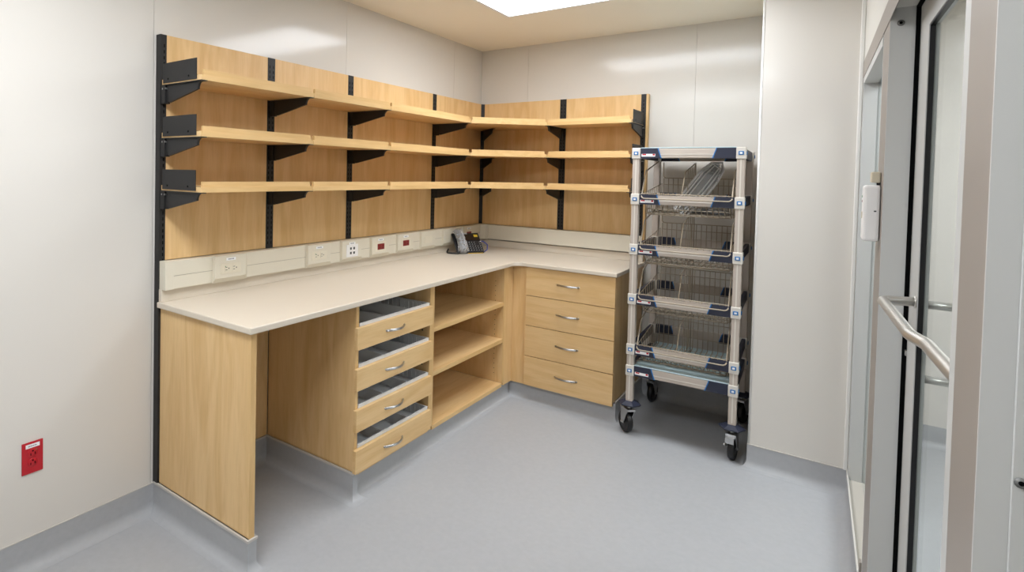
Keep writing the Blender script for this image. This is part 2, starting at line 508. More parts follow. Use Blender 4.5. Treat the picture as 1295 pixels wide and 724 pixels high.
# drawer cabinet with open trays
dc = thing('drawer_cabinet', 'maple cabinet with four slim tray drawers beside the knee space', 'cabinet', (.3, -1.867, ZB))
body = MB()
body.box(.0, .590, -2.174, -2.154, KH + .009, ZT).box(.0, .590, -1.580, -1.5605, ZB, ZT).box(.0, .590, -2.154, -1.580, .104, .122)
body.box(.0, .018, -2.154, -1.580, .122, ZT)
body.build('body', 'wood_z', dc)
MB().box(.590, .592, -2.174, -2.154, KH + .009, ZT).build('edge_band', 'edge_z', dc)
MB().box(.590, .592, -1.580, -1.5605, ZB, ZT).build('edge_band', 'edge_z', dc)
def handle(cx, cy, z, axis):
    """bow handle; axis 'y' for fronts facing +x, 'x' for fronts facing -y"""
    mb = MB(); n = 10; pts = []
    for k in range(n + 1):
        t = k / n * 2 - 1
        a = t * .070; d = .004 + .024 * (1 - t * t)
        pts.append((cx + d, cy + a, z) if axis == 'y' else (cx + a, cy - d, z))
    # flattened bow: two stacked thin tubes
    mb.tube([(p[0], p[1], p[2] + .0025) for p in pts], .0035, 8)
    mb.tube([(p[0], p[1], p[2] - .0025) for p in pts], .0035, 8)
    for e in (pts[0], pts[-1]):
        q = (e[0] - .005, e[1], e[2]) if axis == 'y' else (e[0], e[1] + .005, e[2])
        mb.tube([q, e], .005, 8)
    return mb
DZ = [(.687, .787), (.502, .600), (.315, .414), (.127, .232)]
for i, (z0, z1) in enumerate(DZ):
    dr = MB().box(.594, .614, -2.186, -1.586, z0, z1, .0015).build('drawer', 'wood_y', dc)
    handle(.614, -1.912, (z0 + z1) / 2 + .001, 'y').build('handle', 'steel', dr)
    y0, y1, x0, x1, zt, zf = -2.148, -1.588, .06, .592, z1 + .010, z1 - .050
    tr = MB()
    tr.box(x0, x1, y0, y1, zf, zf + .003)
    tr.box(x0, x0 + .004, y0, y1, zf + .003, zt).box(x1 - .004, x1, y0, y1, zf + .003, zt - .001)
    tr.box(x0 + .004, x1 - .004, y0, y0 + .004, zf + .003, zt).box(x0 + .004, x1 - .004, y1 - .004, y1, zf + .003, zt)
    tr.build('tray', 'tray_grey', dr)
    rim = MB(); rw = .007
    rim.box(x1 - rw, x1 + .001, y0, y1, zt - .001, zt + .003).box(x0, x0 + rw, y0, y1, zt, zt + .003)
    rim.box(x0 + rw, x1 - rw, y0, y0 + rw, zt, zt + .003).box(x0 + rw, x1 - rw, y1 - rw, y1, zt, zt + .003)
    rim.build('tray_rim', 'tray_rim', dr)
    for f in (.345, .70):
        yy = y0 + (y1 - y0) * f
        MB().box(x0 + .004, x1 - .004, yy - .0015, yy + .0015, zf + .003, zt - .001).build('divider', 'tray_grey', dr)
        rb = MB()
    for k in range(18):
        xx = x0 + .03 + k * .028
        rb.box(xx, xx + .006, y1 - .008, y1 - .004, zf + .008, zt - .008)
    tag(rb.build('ribs', 'tray_grey', dr), kind='stuff')
for z in (.275, .46, .645):
    MB().lathe([(.0045, -.0006), (.0045, .0008)], (.545, -1.5806, z), 'y', 8).build('pin_hole', 'black_slot', dc)

# open shelf cabinet
oc = thing('open_shelf_cabinet', 'maple open cabinet with two wide shelves beside the corner', 'cabinet', (.3, -1.13, ZB))
body = MB()
body.box(.0, .590, -1.560, -1.540, ZB, ZT).box(.0, .590, -.722, -.7005, ZB, ZT).box(.0, .012, -1.540, -.722, .122, ZT)
body.build('body', 'wood_z', oc)
MB().box(.590, .592, -1.560, -1.540, ZB, ZT).build('edge_band', 'edge_z', oc)
MB().box(.590, .592, -.722, -.7005, ZB, ZT).build('edge_band', 'edge_z', oc)
for z0, z1, nm in ((.632, .655, 'shelf'), (.392, .416, 'shelf'), (.100, .122, 'bottom_shelf')):
    o = MB().box(.012, .588, -1.5395, -.7225, z0, z1).build(nm, 'wood_y', oc)
    MB().box(.588, .590, -1.5395, -.7225, z0, z1).build('edge_band', 'edge_y', o)
ph = MB()
for xx in (.07, .53):
    for k in range(20):
        ph.lathe([(.0025, -.0005), (.0025, .0006)], (xx, -.7222, .18 + k * .032), 'y', 6)
tag(ph.build('shelf_pin_holes', 'black_slot', oc), kind='stuff')

# corner filler
cf = thing('corner_filler_panel', 'maple filler boards meeting in the inside corner of the base cabinets', 'panel', (.62, -.63, ZB))
MB().box(.570, .590, -.700, -.571, .104, ZT).build('board', 'wood_z', cf)
MB().box(.5905, .688, -.590, -.571, .104, ZT).build('board', 'wood_z', cf)

# four drawer cabinet
rc = thing('drawer_cabinet', 'maple cabinet with four closed full-height drawers next to the cart', 'cabinet', (.976, -.3, ZB))
body = MB()
body.box(.689, .709, -.590, 0, .104, ZT).box(1.242, 1.262, -.590, 0, KH + .009, ZT).box(.709, 1.242, -.590, 0, .104, .122).box(.709, 1.242, -.012, 0, .122, ZT)
body.box(.709, 1.242, -.590, -.012, ZT - .02, ZT)
body.build('body', 'wood_z', rc)
for z0, z1 in ((.110, .3015), (.3055, .5015), (.5055, .6985), (.7025, .8865)):
    dr = MB().box(.692, 1.262, -.612, -.592, z0, z1, .0015).build('drawer', 'wood_x', rc)
    handle(.975, -.612, (z0 + z1) / 2 + .003, 'x').build('handle', 'steel', dr)

# worktop
wt = thing('worktop', 'cream L-shaped worktop running around the corner with a low upstand', 'worktop', (.3, -1.4, DT - .025))
fil = rounded((D, -2.0), (D, -D), (W, -D), .05, 8)
poly = [(0.0, -2.785), (D, -2.785)] + [(p.x, p.y) for p in fil] + [(W, -D), (W, 0.0), (0.0, 0.0)]
bm = bmesh.new()
vs = [bm.verts.new((p[0], p[1], DT - .025)) for p in poly]
fc = bm.faces.new(vs)
ex = bmesh.ops.extrude_face_region(bm, geom=[fc])
for v in [g for g in ex['geom'] if isinstance(g, bmesh.types.BMVert)]: v.co.z = DT
bmesh.ops.recalc_face_normals(bm, faces=bm.faces)
bmesh.ops.bevel(bm, geom=[e for e in bm.edges if abs(e.verts[0].co.z - e.verts[1].co.z) < 1e-5], offset=.004, segments=3, affect='EDGES', profile=.5)
me = MB(); bm.verts.index_update()
me.add([tuple(v.co) for v in bm.verts], [[v.index for v in f.verts] for f in bm.faces]); bm.free()
me.build('slab', 'worktop', wt)
MB().box(.0, .020, -2.778, -.020, DT, .9675, .002).build('upstand', 'splash', wt)
MB().box(.0, 1.262, -.020, .0, DT, .9675, .002).build('upstand', 'splash', wt)

# ------------------------------------------------------------------ wall shelving: backboards, uprights
sl = thing('shelving_backing', 'maple backboards and black slotted uprights on the left wall', 'shelving', (-.016, -1.39, KH))
sb = thing('shelving_backing', 'maple backboards and black slotted uprights on the wall behind the cart', 'shelving', (.64, .016, 1.09))
def upright(parent, a, b, z0, z1, side, cols):
    """a..b along the wall; side 'x' on the left wall, 'y' on the back wall"""
    mb, st = MB(), MB()
    def bx(m_, p, q, d0, d1, za, zb_):
        if side == 'x': m_.box(d0, d1, p, q, za, zb_)
        else: m_.box(p, q, -d1, -d0, za, zb_)
    bx(mb, a, b, -T, .001, z0, z1)
    o = mb.build('upright', 'black_metal', parent)
    z = z0 + .02
    while z < z1 - .03:
        for c in cols: bx(st, c - .0022, c + .0022, .0008, .0016, z, z + .014)
        z += .0254
    tag(st.build('slots', 'black_slot', o), kind='stuff')
upright(sl, -2.779, -2.751, KH + .004, TOP, 'x', [-2.762])
for c in (S2, S3, S4):
    upright(sl, -c - .023, -c + .023, 1.090, TOP, 'x', [-c - .011, -c + .011])
edges = [-2.7505, -S2 - .0235, -S2 + .0235, -S3 - .0235, -S3 + .0235, -S4 - .0235, -S4 + .0235, -.020]
for k in range(0, 8, 2):
    MB().box(-T, 0, edges[k], edges[k + 1], 1.090, TOP, .001).build('backboard', 'wood_z', sl)
co = MB().prism([(-T, T), (-T, -.020), (.0, -.020), (.020, 0), (.020, T)], 1.090, TOP, 'z').build('corner_upright', 'black_metal', sl)
upright(sb, B1 - .0235, B1 + .0235, 1.090, TOP, 'y', [B1 - .011, B1 + .011])
upright(sb, 1.218, 1.250, 1.090, TOP, 'y', [1.234])
MB().box(.0205, B1 - .024, 0, T, 1.090, TOP, .001).build('backboard', 'wood_z', sb)
MB().box(B1 + .024, 1.2175, 0, T, 1.090, TOP, .001).build('backboard', 'wood_z', sb)
MB().box(1.2505, W2, -.002, T, .915, TOP, .001).build('end_strip', 'edge_z', sb)

# ------------------------------------------------------------------ shelves
LEV = ['top', 'middle', 'lowest']
BAYS = [('left wall beside its black end plate', 'near'), ('left wall, second bay from the near end', 'second'), ('left wall, wide bay next to the corner', 'wide')]
def lip_notch(mb, *a): mb.box(*a)
for li, z in enumerate(SH):
    spans = [(-2.772, -2.165), (-2.163, -1.566), (-1.564, -.679)]
    for (a, b), (wh, _) in zip(spans, BAYS):
        s = thing('shelf', '%s maple shelf on the %s' % (LEV[li], wh), 'shelf', (.15, (a + b) / 2, z), 'maple wall shelves')
        MB().box(.004, DS - .004, a, b, z, z + .022).build('board', 'wood_y', s)
        MB().box(DS - .004, DS, a, b, z, z + .022).build('nosing', 'edge_y', s)
        MB().box(DS - .018, DS - .006, a + .012, b - .010, z + .022, z + .043).build('lip', 'edge_y', s)
    # corner shelf with a diagonal front
    s = thing('shelf', '%s maple corner shelf with a diagonal front edge' % LEV[li], 'shelf', (.2, -.2, z), 'maple wall shelves')
    A, Bp = Vector((DS, -.677)), Vector((B1 - .001, -DS))
    d = (Bp - A).normalized(); nn = Vector((d.y, -d.x))
    mb = MB().prism([(.004, -.677), (DS, -.677), (Bp.x, Bp.y), (Bp.x, -.004), (.022, -.004), (.004, -.022)], z, z + .022, 'z'); mb.build('board', 'wood_x', s)
    def strip(o0, o1, e0, e1, z0, z1):
        p = [A + d * e0 + nn * o0, Bp - d * e1 + nn * o0, Bp - d * e1 + nn * o1, A + d * e0 + nn * o1]
        return MB().prism([(q.x, q.y) for q in p], z0, z1, 'z')
    strip(0.0, .003, 0.0, 0.0, z, z + .022).build('nosing', 'edge_x', s)
    strip(-.016, -.004, .010, .010, z + .022, z + .043).build('lip', 'edge_x', s)
    a, b = B1 + .001, 1.236
    s = thing('shelf', '%s maple shelf on the wall behind the cart' % LEV[li], 'shelf', ((a + b) / 2, -.15, z), 'maple wall shelves')
    MB().box(a, b, -DS + .004, -.004, z, z + .022).build('board', 'wood_x', s)
    MB().box(a, b, -DS, -DS + .004, z, z + .022).build('nosing', 'edge_x', s)
    MB().box(a + .010, b - .012, -DS + .006, -DS + .018, z + .022, z + .043).build('lip', 'edge_x', s)

# ------------------------------------------------------------------ brackets
def bracket(c, direction, z, label, single=False):
    """cantilever bracket: c = 2D point on the board face, direction = 2D unit vector into the room, z = underside of the shelf"""
    c = Vector(c); d = Vector(direction).normalized(); s_ = Vector((-d.y, d.x))
    def fn(a, t, zz):
        q = c + d * a + s_ * t; return (q.x, q.y, zz)
    b = thing('shelf_bracket', label, 'bracket', (c.x + d.x * .15, c.y + d.y * .15, z - .08), 'black shelf brackets')
    ln = .282
    prof = [(.002, z - .0035), (ln, z - .0035)]
    for k in range(1, 6):
        a = math.pi / 2 * k / 5
        prof.append((ln - .028 * math.sin(a) * .9 + .0, z - .0035 - .026 * (1 - math.cos(a)) - .004 * k / 5))
    prof += [(.052, z - .076), (.046, z - .070), (.040, z - .078), (.002, z - .080)]
    n = len(prof)
    m1 = MB(fn)
    t = .005
    vs = [(p[0], -t, p[1]) for p in prof] + [(p[0], t, p[1]) for p in prof]
    m1.add(vs, [list(range(n)), list(range(n, 2 * n))[::-1]] + [(k, (k + 1) % n, n + (k + 1) % n, n + k) for k in range(n)])
    m1.build('arm', 'black_metal', b)
    MB(fn).box(.004, ln + .014, -.014, .014, z - .0035, z - .0005).build('flange', 'black_metal', b)
    m3 = MB(fn).box(.0015, .032, -.012, .012, z - .079, z - .004); m3.build('clip', 'black_metal', b)
    if single:
        m4 = MB(fn)
        for a in (.012, .034):
            m4.box(a, a + .005, -.0135, .0135, z - .020, z - .013)
        m4.build('rivet', 'zinc', b)
    return b
POS = [('near end of the left wall, beside the end plate', (.0, -2.764), (1, 0), True), ('second upright of the left wall', (.0, -S2), (1, 0), False),
       ('third upright of the left wall', (.0, -S3), (1, 0), False), ('left wall upright next to the corner', (.0, -S4), (1, 0), False),
       ('corner upright, pointing out diagonally', (.010, -.010), (1, -1), False), ('middle upright of the wall behind the cart', (B1, 0), (0, -1), False),
       ('right end upright above the cart', (1.234, 0), (0, -1), True)]
for li, z in enumerate(SH):
    for wh, c, d, sg in POS:
        bracket(c, d, z, '%s black bracket at the %s' % (LEV[li], wh), sg)
# end plates
for li, z in enumerate(SH):
    e = thing('shelf_end_plate', 'black metal end plate at the near left end of the %s shelf' % LEV[li], 'end plate', (.136, -2.775, z), 'black shelf end plates')
    MB().box(.016, .258, -2.7755, -2.7725, z + .006, z + .089).build('plate', 'black_metal', e)
    MB().box(.016, .258, -2.7725, -2.745, z + .0222, z + .0235).build('foot', 'black_metal', e)
    for x in (.055, .205): MB().lathe([(.004, -.001), (.004, .0005)], (x, -2.7758, z + .022), 'y', 8).build('screw', 'black_slot', e)
    e = thing('shelf_end_plate', 'black metal end plate at the right end of the %s shelf above the cart' % LEV[li], 'end plate', (1.238, -.14, z), 'black shelf end plates')
    MB().box(1.2365, 1.2395, -.258, -.016, z + .006, z + .089).build('plate', 'black_metal', e)
    MB().box(1.209, 1.2365, -.258, -.016, z + .0222, z + .0235).build('foot', 'black_metal', e)
    for y in (-.055, -.205): MB().lathe([(.004, -.0005), (.004, .001)], (1.2397, y, z + .022), 'x', 8).build('screw', 'black_slot', e)

# ------------------------------------------------------------------ power raceway and outlets
RZ0, RZ1 = .968, 1.088
rw = thing('power_raceway', 'cream power raceway trunking running along both walls above the worktop', 'raceway', (.02, -1.4, RZ0))
MB().box(.0005, .044, -2.74, -.06, RZ0, RZ1, .002).build('channel', 'raceway', rw)
MB().box(.0005, .047, -2.776, -2.735, RZ0 - .002, RZ1 + .001, .002).build('end_cap', 'raceway', rw)
MB().box(.044, .0447, -2.735, -.06, RZ0 + .056, RZ0 + .0575).build('seam', 'raceway_dark', rw)
MB().box(.06, 1.249, -.044, -.0025, RZ0 + .008, RZ1, .002).build('channel', 'raceway', rw)
MB().prism([(.0005, -.075), (.0005, -.0025), (.1, -.0025), (.1, -.048), (.075, -.048), (.048, -.075)], RZ0 + .004, RZ1 + .001, 'z').build('corner_cover', 'raceway', rw)
def outlet(yc, wd, kind, label):
    b = thing('outlet_box', label, 'outlet', (.05, yc, RZ0), 'device boxes on the raceway')
    y0, y1, z0, z1, xf = yc - wd / 2, yc + wd / 2, RZ0 - .004, RZ1 + .0025, .060
    i = .022
    vs = [(.0445, y0, z0), (.0445, y1, z0), (.0445, y1, z1), (.0445, y0, z1), (xf, y0 + .002, z0 + i), (xf, y1 - i, z0 + i), (xf, y1 - i, z1 - .002), (xf, y0 + .002, z1 - .002)]
    vs = [(.0445, y0, z0), (.0445, y1, z0), (.0445, y1, z1), (.0445, y0, z1), (xf, y0 + .004, z0 + .022), (xf, y1 - .018, z0 + .022), (xf, y1 - .018, z1 - .004), (xf, y0 + .004, z1 - .004)]
    MB().add(vs, [(0, 1, 2, 3), (4, 5, 6, 7), (0, 1, 5, 4), (1, 2, 6, 5), (2, 3, 7, 6), (3, 0, 4, 7)]).build('cover', 'raceway', b)
    c = yc - .007; zc = RZ0 + .060
    pw, phh = .112, .048
    if kind == 'blank':
        MB().box(xf - .001, xf + .002, c - .045, c + .045, zc - .024, zc + .024, .001).build('blank_plate', 'ivory', b); return
    MB().box(xf + .0005, xf + .0015, c - .026, c + .026, RZ1 - .024, RZ1 - .011).build('label_strip', 'label_white', b)
    tx = MB()
    for k in range(6): tx.box(xf + .0014, xf + .0018, c - .016 + k * .0055, c - .013 + k * .0055, RZ1 - .020, RZ1 - .015)
    tag(tx.build('label_print', 'ink', b), kind='stuff')
    if kind == 'duplex':
        p = MB().box(xf - .001, xf + .002, c - pw / 2, c + pw / 2, zc - phh / 2, zc + phh / 2, .001).build('face_plate', 'ivory', b)
        for s_ in (-1, 1):
            r = MB().box(xf + .0015, xf + .0035, c + s_ * .021 - .015, c + s_ * .021 + .015, zc - .015, zc + .015, .001).build('socket', 'ivory', p)
            sl_ = MB()
            for (dy, dz, hy, hz) in ((-.006, .006, .005, .0012), (-.006, -.006, .005, .0012), (.007, 0, .0025, .0025)):
                sl_.box(xf + .0034, xf + .0038, c + s_ * .021 + dy - hy, c + s_ * .021 + dy + hy, zc + dz - hz, zc + dz + hz)
            sl_.build('slots', 'ink', p)
        MB().box(xf + .0034, xf + .0039, c - .034, c - .030, zc + .008, zc + .012).build('indicator', 'green_led', p)
    elif kind == 'data':
        p = MB().box(xf - .001, xf + .003, c - .050, c + .050, zc - .036, zc + .036, .0015).build('face_plate', 'white_plastic', b)
        for dy in (-.014, .014):
            for dz in (-.013, .013):
                MB().box(xf + .0028, xf + .0034, c + dy - .007, c + dy + .007, zc + dz - .007, zc + dz + .007).build('port', 'ink', p)
    elif kind == 'red':
        p = MB().box(xf - .001, xf + .0015, c - .050, c + .050, zc - .030, zc + .030, .001).build('face_plate', 'ivory', b)
        q = MB().box(xf + .001, xf + .0045, c - .032, c + .032, zc - .018, zc + .018, .001).build('socket', 'dark_red', p)
        sl_ = MB()
        for s_ in (-1, 1):
            for dz in (-.006, .006): sl_.box(xf + .0044, xf + .0048, c + s_ * .016 - .005, c + s_ * .016 + .005, zc + dz - .0012, zc + dz + .0012)
        sl_.build('slots', 'black_slot', p)
for yc, wd, kind, label in ((-2.448, .192, 'duplex', 'cream double socket box nearest the worktop end'),
                            (-1.873, .190, 'duplex', 'cream double socket box just left of the white data jack'),
                            (-1.607, .188, 'data', 'cream box with a white four-port data jack'),
                            (-1.343, .188, 'red', 'cream box with red socket, first of the pair right of the data jack'),
                            (-1.082, .188, 'red', 'cream box with red socket, second of the pair right of the data jack'),
                            (-.820, .186, 'blank', 'cream blank cover box between the red sockets and the telephone'),
                            (-.540, .190, 'blank', 'cream blank cover box partly hidden behind the telephone'),
                            (-.270, .190, 'red', 'cream box with red socket behind the telephone by the corner')):
    outlet(yc, wd, kind, label)

# red outlet low on the left wall
ro = thing('wall_outlet', 'red emergency power outlet low on the left wall', 'outlet', (-T, -3.249, .357))
p = MB().box(-T, -T + .005, -3.284, -3.214, .357, .473, .0015).build('face_plate', 'red_plastic', ro)
for zc in (.432, .397):
    yc = -3.249
    r = MB().lathe([(.0165, 0), (.0165, .002), (.015, .003)], (-T + .0045, yc, zc), 'x', 16).build('socket', 'red_plastic', p)
    s_ = MB().box(-T + .0074, -T + .008, yc - .0085, yc - .0055, zc - .008, zc + .001).box(-T + .0074, -T + .008, yc + .0055, yc + .0085, zc - .006, zc + .003)
    s_.lathe([(.003, 0), (.003, .0006)], (-T + .0074, yc, zc + .008), 'x', 8)
    s_.build('slots', 'black_slot', p)
MB().box(-T + .0045, -T + .0058, -3.272, -3.226, .452, .466).build('label_strip', 'label_white', p)
tx = MB()
for k in range(7): tx.box(-T + .0057, -T + .0061, -3.264 + k * .0042, -3.2615 + k * .0042, .457, .4605)
tag(tx.build('label_print', 'ink', p), kind='stuff')
MB().box(-T + .0074, -T + .0082, -3.2395, -3.2365, .441, .444).build('indicator', 'green_led', p)

# ------------------------------------------------------------------ telephone
tp = thing('telephone', 'black desk telephone in the worktop corner with its handset in clear plastic', 'telephone', (.12, -.43, DT))
# phone frame: a = across (left to right seen from the front), b = up the sloping face, n = out of the face
PO = Vector((.158, -.598, DT + .004)); ang = R(49)
hd_ = R(34); ea = Vector((math.sin(hd_), math.cos(hd_), 0)); eb = Vector((-math.cos(hd_) * math.cos(ang), math.sin(hd_) * math.cos(ang), math.sin(ang))); en = ea.cross(eb).normalized()
if en.x < 0: en = -en
def TF(a, b, n):
    return tuple(PO + ea * a + eb * b + en * n + Vector((0, 0, .004)))
def PF(): return MB(TF)
PF().box(.0, .215, 0, .172, -.014, 0, .004).build('base', 'black_plastic', tp)
st = MB()
for a_ in (.05, .165):      # two legs of the stand
    q0, q1 = Vector(TF(a_ - .015, .12, -.014)), Vector(TF(a_ + .015, .12, -.014)); q2, q3 = Vector(TF(a_ - .015, .145, -.014)), Vector(TF(a_ + .015, .145, -.014))
    g = lambda q: (q.x - .008 * 0, q.y, DT + .0005)
    st.add([tuple(q0), tuple(q1), tuple(q3), tuple(q2), g(q0), g(q1), g(q3), g(q2)], [(0, 1, 2, 3), (4, 5, 6, 7), (0, 1, 5, 4), (1, 2, 6, 5), (2, 3, 7, 6), (3, 0, 4, 7)])
st.build('stand', 'black_plastic', tp)
PF().box(.085, .200, .103, .158, .0, .004, .002).build('display', 'screen', tp)
PF().box(.085, .120, .161, .168, 0, .002).build('name_plate', 'key_grey', tp)
PF().box(.168, .198, .132, .152, .0035, .0055).build('sticker', 'yellow', tp)
for r in range(5):
    for c_ in range(6):
        if c_ > 3 and r > 2 and c_ == 4: continue
        a = .088 + c_ * .0205; b = .014 + r * .0172
        k = PF().box(a, a + .015, b, b + .010, 0, .004, .001).build('key', 'black_plastic', tp)
        PF().box(a + .004, a + .010, b + .003, b + .007, .0039, .0044).build('key_print', 'key_grey', k)
PF().box(.085, .205, -.003, -.0005, -.013, -.003).build('edge_label', 'yellow', tp)
PF().box(.205, .2155, .092, .098, -.012, .001).build('side_label', 'label_white', tp)
# handset: arched grip with two cups
hs = MB()
pts = []; rad = []
n = 14; ring = 10; vs = []; fs = []
for i in range(n + 1):
    t = i / n
    b = -.004 + .182 * t; nrm_ = .016 + .026 * math.sin(math.pi * t)
    r = .018 + .010 * (abs(t - .5) * 2) ** 3
    for k in range(ring):
        an = 2 * math.pi * k / ring
        vs.append((.038 + r * 1.15 * math.cos(an), b, nrm_ + r * .75 * math.sin(an)))
for i in range(n):
    for k in range(ring):
        fs.append((i * ring + k, i * ring + (k + 1) % ring, (i + 1) * ring + (k + 1) % ring, (i + 1) * ring + k))
fs += [list(range(ring))[::-1], [n * ring + k for k in range(ring)]]
hm = MB(TF).add(vs, fs, True)
hd = hm.build('handset', 'black_plastic', tp)
# crumpled clear bag around the handset
vs2 = []
rnd = random.Random(3)
for i in range(n + 1):
    t = i / n
    b = -.010 + .196 * t; nrm_ = .018 + .026 * math.sin(math.pi * t)
    r = (.027 + .008 * (abs(t - .5) * 2) ** 2) * (1 if 0 < i < n else .55)
    for k in range(ring):
        an = 2 * math.pi * k / ring
        j = 1 + rnd.uniform(-.12, .16)
        vs2.append((.038 + r * 1.2 * j * math.cos(an), b, max(.004, nrm_ + r * .85 * j * math.sin(an))))
MB(TF).add(vs2, fs, False).build('plastic_wrap', 'clear_film', hd)
PFc = [(.165, -.590, DT + .008), (.172, -.612, DT + .008), (.14, -.635, DT + .008), (.105, -.640, DT + .008), (.085, -.625, DT + .010), (.082, -.60, DT + .03)]
MB().tube(round_path(PFc, .01, 3), .0055, 8).build('handset_cord', 'black_plastic', tp)
bc = [tuple(Vector(TF(.214, .10, -.008))), tuple(Vector(TF(.235, .10, -.006))), tuple(Vector(TF(.262, .07, -.006))), tuple(Vector(TF(.25, .03, -.01))), (.262, -.405, DT + .006)]
MB().tube(round_path(bc, .012, 4), .0035, 8).build('network_cable', 'blue_cable', tp)

# ------------------------------------------------------------------ cart
cart = thing('wire_basket_cart', 'tall wheeled cart with taupe posts, navy corners and four tiers of wire baskets', 'cart', (1.622, -.373, 0))
CP = Vector((1.622, -.373, 0))
class CB(MB):
    """cart parts are modelled around the cart centre"""
    def build(s, name, mat, parent=None):
        xs = [p[0] for p in s.v]; ys = [p[1] for p in s.v]; zs = [p[2] for p in s.v]
        c = Vector(((min(xs) + max(xs)) / 2, (min(ys) + max(ys)) / 2, min(zs)))
        s.v = [tuple(Vector(p) - c) for p in s.v]
        me_ = s.mesh(name); me_.materials.append(MATS[mat])
        o = bpy.data.objects.new(name, me_); COL.objects.link(o)
        o['_c'] = tuple(c)
        par = c.copy()
        if parent is not None:
            o.parent = parent
            if '_c' in parent.keys(): par = c - Vector(parent['_c'])
        o.location = par
        return o
HX, HY = .256, .285
TIERS = [1.622, 1.362, 1.075, .790, .501, .379]
def post(sx, sy):
    x, y = sx * HX, sy * HY
    o = CB().box(x - .019, x + .019, y - .022, y + .022, .198, 1.648, .005).build('post', 'cart_taupe', cart)
    gr = CB()
    CBm = CB().box(x - .003, x + .003, y + sy * .0215, y + sy * .0225, .21, 1.64); CBm.build('post_groove', 'cart_block', o)
    # bumper
    bp = CB(); 
    ring8 = [(.060, .178), (.064, .186), (.030, .200), (.026, .200)]
    bp.lathe([(.024, .176), (.060, .178), (.063, .186), (.030, .201)], (x, y, 0), 'z', 6, False).build('bumper', 'navy', cart)
    return o
for sx in (-1, 1):
    for sy in (-1, 1): post(sx, sy)
FH = .027
def tier(z, solid):
    yf, xs_ = HY + .004, HX + .002
    for sy in (-1, 1):     # front and back rails
        r_ = CB().box(-HX + .02, HX - .02, sy * (yf - .012), sy * (yf + .012), z - FH, z + FH, .004).build('rail', 'cart_taupe', cart)
        if sy < 0: CB().box(-HX + .12, HX - .12, -yf - .0135, -yf - .012, z - .008, z - .004).build('rail_groove', 'cart_block', r_)
        for sx in (-1, 1):
            x0, x1, x2 = sx * (HX - .020), sx * (HX - .110), sx * (HX - .128)
            pz0, pz1 = (z - FH - .001), (z + FH + .001)
            # navy corner piece with slanting end
            c_ = CB(); ya, yb = sy * (yf - .014), sy * (yf + .0165)
            c_.prism([(x0, pz0), (x2, pz0), (x1, pz1), (x0, pz1)], ya, yb, 'y')
            cc = c_.build('corner_piece', 'navy', cart)
            e_ = CB(); e_.prism([(x2, pz0), (x2 - sx * .005, pz0), (x1 - sx * .005, pz1), (x1, pz1)], ya, sy * (yf + .0168), 'y')
            e_.build('blue_edge', 'bright_blue', cc)
            if sy < 0 and sx < 0:
                b_ = CB().box(-HX + .028, -HX + .100, -yf - .0172, -yf - .0164, z - .018, z - .003).build('badge', 'label_white', cc)
                CB().box(-HX + .032, -HX + .052, -yf - .0176, -yf - .0171, z - .0105, z - .0035).build('badge_mark', 'red_plastic', cc)
                CB().box(-HX + .086, -HX + .098, -yf - .0176, -yf - .0171, z - .0120, z - .0035).build('badge_mark', 'red_plastic', cc)
    for sx in (-1, 1):     # side rails, navy
        CB().box(sx * (xs_ - .010), sx * (xs_ + .010), -HY + .023, HY - .023, z - FH, z + FH, .003).build('side_rail', 'navy', cart)
    for sx in (-1, 1):
        for sy in (-1, 1):
            x, y = sx * HX, sy * HY
            k = CB().box(x - .0225, x + .0225, y - .027, y + .027, z - .031, z + .031, .004).build('connector', 'cart_block', cart)
            if sy < 0:
                bq = CB().box(x - .012, x + .012, y - .030, y - .0265, z - .010, z + .010, .002).build('button', 'bright_blue', k)
                CB().box(x - .006, x + .006, y - .0308, y - .0298, z - .005, z + .005, .001).build('button_center', 'white_plastic', k)
            CB().box(x + sx * .0222, x + sx * .0265, y - .010, y + .010, z - .010, z + .010, .002).build('button', 'bright_blue', k)
    if solid:
        CB().box(-HX + .021, HX - .021, -HY - .0165, HY + .012, z + FH + .001, z + FH + .006, .002).build('shelf_mat', 'mat_blue', cart)
        gr = CB()
        for k in range(9):
            y = -HY + .05 + k * (2 * HY - .1) / 8
            gr.box(-HX + .01, HX - .01, y - .014, y + .014, z + FH - .012, z + FH)
        gr.build('shelf_grid', 'cart_taupe', cart)
for i, z in enumerate(TIERS): tier(z, i in (0, 5))

